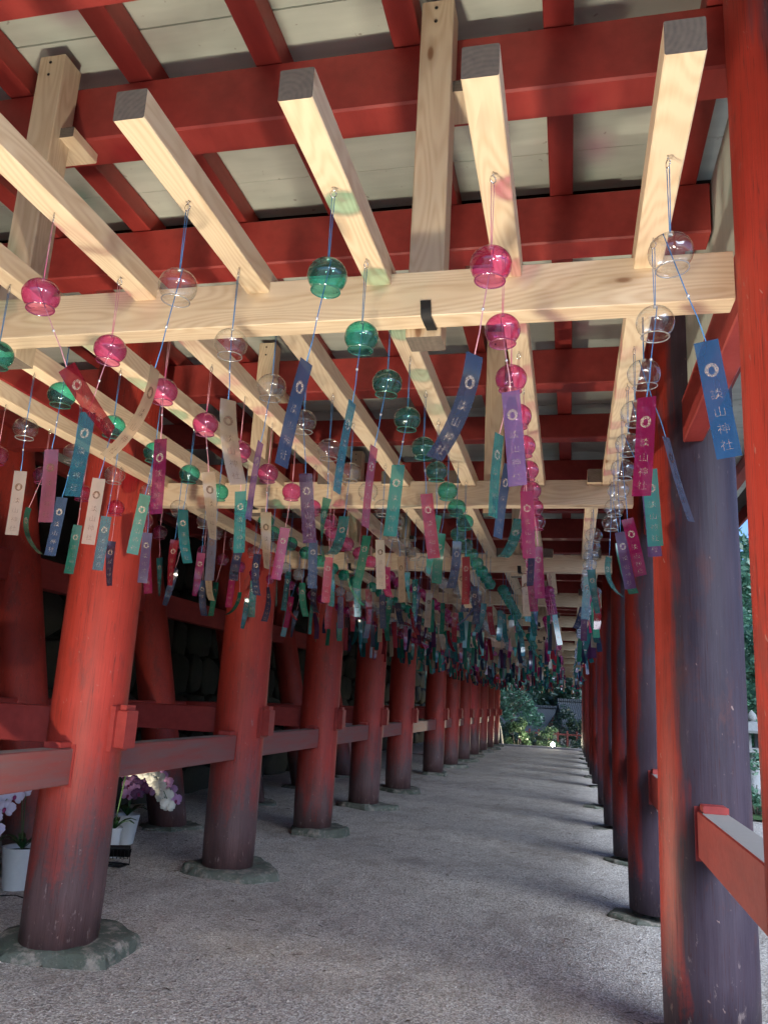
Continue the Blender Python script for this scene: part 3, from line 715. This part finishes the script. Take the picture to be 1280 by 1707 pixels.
FLW = {k: flower_mesh(m) for k, m in PET.items()}
LIPM = MB().lathe([(.002,.008),(.007,.004),(.008,-.004),(.003,-.014)], 8).mesh('lip', LIP)
def orchid(loc, rz, pet, label, pr=.085, ph=.21, stems=3, hgt=.5, droop=.32, seed=1, spread=1.0, az=None, floor=0.0):
    rn = random.Random(seed); o = empty('potted_orchid', loc, rz); tag(o, label, 'orchid', 'potted orchids behind the left columns')
    n = 20; b = MB(); b.lathe([(pr*.66,0),(pr*.70,.004),(pr,ph),(pr*1.03,ph+.004),(pr*.95,ph),(pr*.9,ph-.03)], n, cap0=True); b.build('pot', POT, o)
    MB().lathe([(pr*.9,ph-.03),(.001,ph-.022)], n).build('soil', JOINT, o)
    for i in range(6):
        a = i*1.05+rn.uniform(-.3,.3); L = rn.uniform(.14,.22); b = MB(); d = Vector((math.cos(a), math.sin(a), 0)); q = Vector((-d.y, d.x, 0))
        for f in (0,.25,.5,.75,1):
            wv = .028*math.sin(PI*min(.97, f*.9+.1)); c = d*(L*f) + Vector((0,0,ph-.02+.09*math.sin(f*2.2)))
            for s in (-1,0,1): b.v.append(tuple(c+q*(wv*s)+Vector((0,0,.008*abs(s)))))
        for g in range(4):
            for j in range(2): m_ = 3*g+j; b.face([m_, m_+1, m_+4, m_+3], 0, True)
        b.build('leaf', LEAF, o)
    for i in range(stems):
        a = (az if az is not None else 0)+rn.uniform(-.5,.5)*spread + (i-(stems-1)/2)*.45*spread; d = Vector((math.cos(a), math.sin(a), 0)); H = hgt*rn.uniform(.9,1.1); pts = []
        for q in range(13):
            t = q/12
            if t < .5: pts.append(Vector((0,0,ph-.02+H*t*2)) + d*(.06*t*2))
            else:
                u = (t-.5)*2; pts.append(Vector((0,0,ph-.02+H+.05*math.sin(u*2.2)-droop*.8*u*u)) + d*(.06+droop*u))
        st = MB().tube(pts, .0035, 5).build('stem', STEM, o)
        pk = pet[i % len(pet)]
        for q in range(9):
            t = .55+.45*q/8; idx = min(11, int(t*12)); p = pts[idx].lerp(pts[idx+1], t*12-idx)
            sd = 1 if q % 2 else -1; side = Vector((-d.y, d.x, 0))*sd
            fo = link('flower', FLW[pk], o, tuple(p+side*.03+Vector((0,0,-.012))), (rn.uniform(-.3,.3), rn.uniform(-.3,.3), rn.uniform(-.5,.5)+.5-rz)); fo.scale = (1.6,)*3
            if pk in ('purple', 'dark', 'pale'): link('lip', LIPM, fo, (0,-.008,-.004))
    return o
orchid((-3.93, 5.62, .0), 0, ['pale','white'], 'potted orchid with pale lilac flowers in a white pot at the left edge', .135, .30, 3, .42, .42, 2, 1.0, -2.4)
orchid((-4.22, 7.62, .0), 0, ['purple','dark','purple'], 'potted orchid with purple flowers in a white pot behind the second left column', .125, .27, 5, .40, .22, 5, 1.2, .1)
orchid((-3.98, 6.98, .0), 0, ['white','purple'], 'slim white pot of white orchids just behind the second left column', .075, .25, 3, .55, .45, 8, .6, .45)

# leaning boards stored behind the columns
def leaning_board(loc, tilt, rz, w_, h_, mats, label, dots=True):
    o = empty('leaning_board', loc, rz); tag(o, label, 'board', 'boards leaned behind the left columns')
    f = MB().box(-w_/2, w_/2, -.012, .012, 0, h_, 0, .003, 'z').build('panel', mats[0], o, (0,0,.01), (0, tilt, 0))
    MB().box(w_/2-.05, w_/2+.004, -.016, .016, .01, h_-.01).build('edge_strip', mats[1], f)
    if dots:
        for i in range(7):
            MB().box(-.014, .014, -.004, .004, -.02, .02).build('dark_mark', BLACKP, f, (w_/2-.024, -.018, .12+i*(h_-.2)/7))
    return o
BP = plain('faded_pink_board', (.45,.24,.24), .7); BW = plain('offwhite_board', (.6,.58,.52), .7)
leaning_board((-4.05, 16.35, .0), -.22, .5, .32, 1.25, (BP, BW), 'faded pink board with a dotted white edge leaning behind the sixth left column')
leaning_board((-4.25, 13.6, .0), -.12, .3, .30, 1.0, (BW, BP), 'pale board leaning in the dark behind the fifth left column', False)

# ------------------------------------------------------------------ garden: foliage kit
def leaf_mat(name, a, b):
    W = Mat(name); r = W.noise(W.pos(), 3.0, 3); r2_ = W.noise(W.pos(), 25, 2)
    c = W.ramp(W.math('ADD', W.math('MULTIPLY', r, .5), W.math('MULTIPLY', r2_, .5)), [(.35, a), (.65, b)])
    d = W.n('ShaderNodeBsdfDiffuse', {'Color': c}); t = W.n('ShaderNodeBsdfTranslucent', {'Color': c}); g = W.n('ShaderNodeBsdfGlossy', {'Color': (1,1,1), 'Roughness': .4})
    m = W.n('ShaderNodeMixShader', {0: .4, 1: d.outputs[0], 2: t.outputs[0]}); m2 = W.n('ShaderNodeMixShader', {0: .05, 1: m.outputs[0], 2: g.outputs[0]})
    W.t.links.new(m2.outputs[0], W.out.inputs[0]); return W.m
LF1 = leaf_mat('leaf_green', (.07,.17,.11), (.16,.34,.21)); LF2 = leaf_mat('leaf_dark', (.02,.05,.03), (.05,.10,.06)); LF3 = leaf_mat('leaf_pale', (.06,.12,.06), (.14,.24,.12))
BARK = plain('tree_bark', (.10,.08,.065), .9); PALEB = plain('pale_bark', (.40,.38,.35), .8)
def leafcloud(n, rx, ry, rz, lsize, seed, clumps=26):
    rn = random.Random(seed); b = MB(); cs = []
    for _ in range(clumps):
        while True:
            p = Vector((rn.uniform(-1,1), rn.uniform(-1,1), rn.uniform(-1,1)))
            if .25 < p.length < 1: break
        cs.append((p, rn.uniform(.18,.38)))
    for _ in range(n):
        c, cr_ = rn.choice(cs); d = Vector((rn.gauss(0,1), rn.gauss(0,1), rn.gauss(0,1))).normalized()*cr_*rn.random()**.5
        p = Vector(((c.x+d.x)*rx, (c.y+d.y)*ry, (c.z+d.z*.8)*rz)); s = lsize*rn.uniform(.6,1.3)
        u = Vector((rn.gauss(0,1), rn.gauss(0,1), rn.gauss(0,.5))).normalized(); v = u.orthogonal().normalized(); v = (Matrix.Rotation(rn.random()*6.28, 3, u) @ v)
        k = len(b.v); b.v += [tuple(p-u*s), tuple(p+v*s*.45), tuple(p+u*s), tuple(p-v*s*.45)]; b.face([k,k+1,k+2,k+3], 0)
    return b
def trunk(h, r, seed, limbs=5):
    rn = random.Random(seed); b = MB(); pts = [Vector((0,0,-.2))]
    for i in range(6): pts.append(Vector((rn.uniform(-.06,.06)*i, rn.uniform(-.06,.06)*i, h*(i+1)/6)))
    b.tube(pts, [r*(1.25-.17*i) for i in range(7)], 8)
    for i in range(limbs):
        p = pts[3+i % 3]; a = rn.random()*6.28; q = p+Vector((math.cos(a)*h*.28, math.sin(a)*h*.28, h*.22)); b.tube([p, p.lerp(q,.5)+Vector((0,0,.1)), q], [r*.5, r*.35, r*.12], 6)
    return b
CROWN = [leafcloud(5200, 2.6, 2.6, 3.0, .16, s).mesh('crown', m) for s, m in ((1,LF1),(2,LF2),(3,LF3))]
TRK = [trunk(4.6, .17, s).mesh('trunk', BARK) for s in range(3)]
def tree(loc, kind, sc, label, grp):
    o = empty('garden_tree', loc, random.uniform(0,6)); o.scale = (sc,)*3; tag(o, label, 'tree', grp)
    link('trunk', TRK[kind % 3], o); link('crown', CROWN[kind], o, (0,0,4.6)); return o
PLACE = ['nearest','second nearest','third nearest','fourth nearest','fifth nearest','sixth nearest','seventh nearest','eighth nearest','farthest']
KN = ['mid green','dark green','pale green']
for i, (x, y, kd, sc) in enumerate([(4.9,22.5,0,.62),(6.2,27,0,.85),(8.4,29,2,1.15),(6.6,34,0,1.2),(9.8,38,1,1.3),(12.5,33,0,1.2),(7.8,44,2,1.5),(12,48,0,1.6),(5.5,52,0,1.6)]):
    tree((x,y,-.1), kd, sc, '%s leafy garden tree outside the open right side, %s of nine' % (KN[kd], PLACE[i]), 'garden trees on the open right side')
for i, (x, y, kd, sc) in enumerate([(-4.4,40,1,.75),(-2.9,43.5,0,.72),(-1.2,52,1,1.0),(1.6,53,1,1.0),(-3.4,54,1,1.2),(.4,60,0,1.4)]):
    tree((x,y,-1.0), kd, sc, '%s tree beyond the far end of the corridor, %s of six' % (KN[kd], PLACE[i]), 'trees beyond the far end of the corridor')
# far wooded slope
b = MB()
for j in range(7):
    for i in range(41):
        a = math.radians(-75+150*i/40); R_ = 95+22*j; b.v.append((R_*math.sin(a), R_*math.cos(a), -2+ (0,7,13,20,25,28,20)[j]*(1+.25*noise.noise((a*3, j*.7, 0)))))
for j in range(6):
    for i in range(40): q = j*41+i; b.face([q, q+1, q+42, q+41], 0, True)
hill = b.build('hills', plain('hill_earth', (.04,.06,.035), .95)); tag(hill, kind='structure')
wood = leafcloud(1, 1,1,1, 1, 1)
rn = random.Random(77); b = MB()
for _ in range(900):
    a = math.radians(rn.uniform(-40,40)); j = rn.uniform(0,5.2); R_ = 95+22*j; zz = -2 + [0,7,13,20,25,28,20][int(j)] + ([0,7,13,20,25,28,20][int(j)+1]-[0,7,13,20,25,28,20][int(j)])*(j-int(j))
    for _ in range(26):
        p = Vector((R_*math.sin(a)+rn.gauss(0,1.8), R_*math.cos(a)+rn.gauss(0,1.8), zz+rn.uniform(0,6))); u = Vector((rn.gauss(0,1), rn.gauss(0,1), rn.gauss(0,1))).normalized()*rn.uniform(.5,1.0); v = u.orthogonal()*.7
        k = len(b.v); b.v += [tuple(p-u), tuple(p+v), tuple(p+u), tuple(p-v)]; b.face([k,k+1,k+2,k+3], 0)
tag(b.build('wooded_hillside', LF2), 'far wooded hillside behind the garden', 'woods', kind='stuff')
# bushes at the far end
def bush(loc, rx, rz, n, mat, seed, label, ls=.05):
    o = empty('garden_bush', loc); tag(o, label, 'bush'); 
    leafcloud(n, rx, rx, rz, ls, seed, 18).build('foliage', mat, o, (0,0,rz*.85))
    b = MB()
    for i in range(5): a = i*1.26; b.tube([(0,0,-.15),(math.cos(a)*rx*.4, math.sin(a)*rx*.4, rz*.9)], [.02,.008], 5)
    b.build('stems', BARK, o)
bush((-.75,36.6,-.3), .85, .55, 2600, LF3, 4, 'rounded pale leafy bush behind the lit garden lamp')
bush((-2.15,35.4,-.4), .55, .85, 2200, LF3, 6, 'tall feathery pale bush left of the lit garden lamp', .07)
bush((-3.0,36.2,-.4), .9, 1.0, 2200, LF2, 7, 'dark bush beside the last left column', .07)
bush((1.0,38.2,-.3), 1.0, .9, 2600, LF2, 41, 'dense dark bush hiding the pale house at the far end', .07)
bush((-.1,39.6,-.3), .9, 1.0, 2400, LF2, 42, 'dark bush in front of the white gable house', .07)
bush((-1.5,36.9,-.3), .7, .45, 1600, LF2, 8, 'low dark bush between the two pale bushes')
b = MB().tube([(0,0,-.3),(-.12,.05,.5),(-.28,.1,1.1),(-.33,.1,1.9),(-.25,.1,2.8)], [.055,.05,.045,.035,.02], 7)
o = empty('slender_tree', (-2.62,34.2,0)); tag(o, 'slender pale bent trunk beside the last left column', 'tree'); b.build('trunk', PALEB, o); leafcloud(900,.9,.9,.6,.09,12,9).build('crown', LF2, o, (-.3,.1,3.0))
# kerb at the end of the sand
b = MB().box(-4.2, 1.6, 0, .22, -.25, .05, 0, .02, 'x'); o = b.build('kerb', GREYST, None, (0, 33.0, 0)); tag(o, kind='structure')
# lit garden lamp
o = empty('garden_lamp', (-.66,34.6,-.13)); tag(o, 'small lit garden spotlight glowing in front of the bush at the far end', 'lamp')
W = Mat('lit_lamp'); e = W.n('ShaderNodeEmission', {'Color': (1.0,.90,.66), 'Strength': 60.0}); W.t.links.new(e.outputs[0], W.out.inputs[0])
MB().lathe([(.03,0),(.035,.12),(.085,.14),(.09,.20)], 14, cap0=True).build('housing', BLACK, o, (0,.12,.17), (1.35,0,0))
MB().lathe([(.0005,.03),(.06,.022),(.082,0)], 16).build('bulb', W.m, o, (0,-.085,.215), (1.35,0,0))
MB().tube([(0,.05,.2),(0,.06,-.1)], .02, 6).build('stake', BLACK, o)
L = bpy.data.lights.new('lamp', 'POINT'); L.energy = 90; L.color = (1,.9,.66); L.shadow_soft_size = .08; lo = bpy.data.objects.new('lamp', L); COL.objects.link(lo); lo.parent = o; lo.location = (0,-.22,.28)
# pale stones near the lamp
for i, (x, y, s) in enumerate([(-.55,34.4,.2),(.02,34.0,.26),(.28,34.3,.2)]):
    b = MB(); b.add(leafcloud(1,1,1,1,1,1)); b = MB(); rn = random.Random(i)
    bm = bmesh.new(); bmesh.ops.create_icosphere(bm, subdivisions=2, radius=s)
    for v in bm.verts: v.co *= 1+.22*noise.noise(v.co*5+Vector((i*4,0,0))); v.co.z *= .7
    me = bpy.data.meshes.new('garden_stone'); bm.to_mesh(me); bm.free(); me.materials.append(GREYST)
    o = link('garden_stone', me, None, (x, y, -.2)); tag(o, 'pale rounded garden stone at the far end, %s from the left' % ordn(i+1), 'stone', 'garden stones at the far end')

REDW = plain('old_red_wall', (.16,.03,.025), .7)
# red fence at the far end
FEN = empty('red_fence', (-2.2, 38.5, -.6)); tag(FEN, 'low red wooden fence behind the bushes at the far end', 'fence')
for i in range(9): MB().box(-.04,.04,-.04,.04,-.3,1.15,0,.006,'z').build('post', REDW, FEN, (i*.42, 0, 0))
for zz in (.35,.95): MB().box(-.1, 3.5, -.025, .025, zz, zz+.07).build('fence_rail', REDW, FEN)
# houses beyond
TILE = Mat('grey_roof_tile'); p_ = TILE.obj(); tw_ = TILE.n('ShaderNodeTexWave', {'Vector': p_, 'Scale': 3.0}, bands_direction='X').outputs['Fac']; TILE.bsdf(TILE.ramp(tw_, [(.1,(.025,.03,.032)),(.6,(.06,.068,.075))]), .85, TILE.bump(tw_, .6, .05)); TILE = TILE.m
PLAST = plain('pale_plaster', (.62,.58,.52), .8); DARKW = plain('dark_timber', (.05,.03,.025), .7)
def house(loc, rz, wx, dy, hw, hr, wallm, label, gable=True):
    o = empty('garden_house', loc, rz); tag(o, label, 'house')
    w_ = MB().box(-wx/2, wx/2, -dy/2, dy/2, -1.0, hw).build('wall', wallm, o)
    b = MB(); e = .45
    for s in (-1,1):
        k = len(b.v); b.v += [(-wx/2-e, s*(dy/2+e), hw-.12), (wx/2+e, s*(dy/2+e), hw-.12), (wx/2+e, 0, hw+hr), (-wx/2-e, 0, hw+hr)]
        b.v += [(x, y, z_-.1) for x, y, z_ in b.v[k:k+4]]
        for q in ((0,1,2,3),(7,6,5,4),(0,4,5,1),(1,5,6,2),(3,7,4,0)): b.face([k+i for i in q], 0)
    rf = b.build('roof', TILE, o); MB().box(-wx/2-e-.02, wx/2+e+.02, -.1, .1, hw+hr-.02, hw+hr+.14, 0, .03, 'x').build('ridge_cap', TILE, rf)
    for s in (-1,1):
        b = MB(); x = s*(wx/2+.002); b.v = [(x,-dy/2,hw-.02),(x,dy/2,hw-.02),(x,0,hw+hr-.15)]; b.face([0,1,2] if s > 0 else [0,2,1], 0); b.build('gable', wallm, o)
        for yy in (-dy/4, 0, dy/4): MB().box(x-.02 if s < 0 else x, x if s < 0 else x+.02, yy-.06, yy+.06, hw-1.5, hw+hr*.5-.1).build('timber', DARKW, w_)
    for xx in [-wx/2+.6+1.4*i for i in range(int((wx-1)/1.4)+1)]:
        f = MB().box(xx-.4, xx+.4, -dy/2-.03, -dy/2+.02, hw-1.35, hw-.35).build('window', DARKW, o)
        for q in (-1,1): MB().box(xx+q*.2-.16, xx+q*.2+.16, -dy/2-.036, -dy/2-.031, hw-1.27, hw-.43).build('pane', PLAST, f)
    return o
house((-3.4,49,-2.3), -.45, 5.2, 4.0, 2.1, 1.7, REDW, 'dark red house with a long sloping grey roof beyond the fence')
house((1.6,46,-1.7), .15, 3.6, 3.4, 2.5, 1.1, PLAST, 'pale plastered house with grey tiled eaves right of the lamp')
house((-.55,41.6,-1.5), PI/2+.1, 1.2, 1.5, 1.75, .5, PLAST, 'small white timbered gable house between the fence and the bigger houses')

# right garden: lawn, kerb channel, lantern
b = MB(); b.v = [(2.4,14,.01),(40,14,.01),(60,60,.02),(2.6,60,.02)]; b.face([0,1,2,3], 0); W = Mat('lawn'); n_ = W.noise(W.pos(), 9, 5); W.bsdf(W.ramp(n_, [(.3,(.04,.09,.025)),(.7,(.09,.18,.05))]), .9, W.bump(W.noise(W.pos(), 60, 3), .8, .05))
tag(b.build('lawn', W.m), kind='structure')
b = MB().box(2.05, 2.3, -.5, 33, -.1, .09, 0, .02, 'y'); tag(b.build('kerb', GREYST), kind='structure')
LN = empty('stone_lantern', (3.5, 17.6, 0)); tag(LN, 'grey stone lantern on the lawn seen between the right columns', 'lantern')
MB().lathe([(.38,-.1),(.38,.10),(.30,.16),(.30,.2)], 6, cap0=True, cap1=True, smooth=False).build('base', GREYST, LN)
MB().lathe([(.15,.2),(.13,.5),(.15,.8)], 16).build('shaft', GREYST, LN)
MB().lathe([(.16,.8),(.34,.88),(.34,.96)], 6, cap0=True, cap1=True, smooth=False).build('platform', GREYST, LN)
fb = MB()
for i in range(6): a = PI/3*i; fb.box(.2*math.cos(a)-.035, .2*math.cos(a)+.035, .2*math.sin(a)-.035, .2*math.sin(a)+.035, .96, 1.24)
fb.build('fire_box', GREYST, LN)
MB().lathe([(.48,1.24),(.50,1.29),(.22,1.42),(.08,1.46)], 6, cap0=True, cap1=True, smooth=False).build('cap', GREYST, LN)
MB().lathe([(.05,1.46),(.10,1.52),(.08,1.6),(.005,1.68)], 12).build('finial', GREYST, LN)
bush((2.95,14.8,.0), .45, .5, 1500, LF1, 31, 'leafy green shrub on the lawn near the stone lantern', .045)
bush((5.6,20.5,.0), .8, .6, 1600, LF1, 32, 'broad shrub behind the stone lantern', .06)
print('objects', len(bpy.data.objects), 'tris', sum(len(o.data.polygons) for o in bpy.data.objects if o.type == 'MESH'))
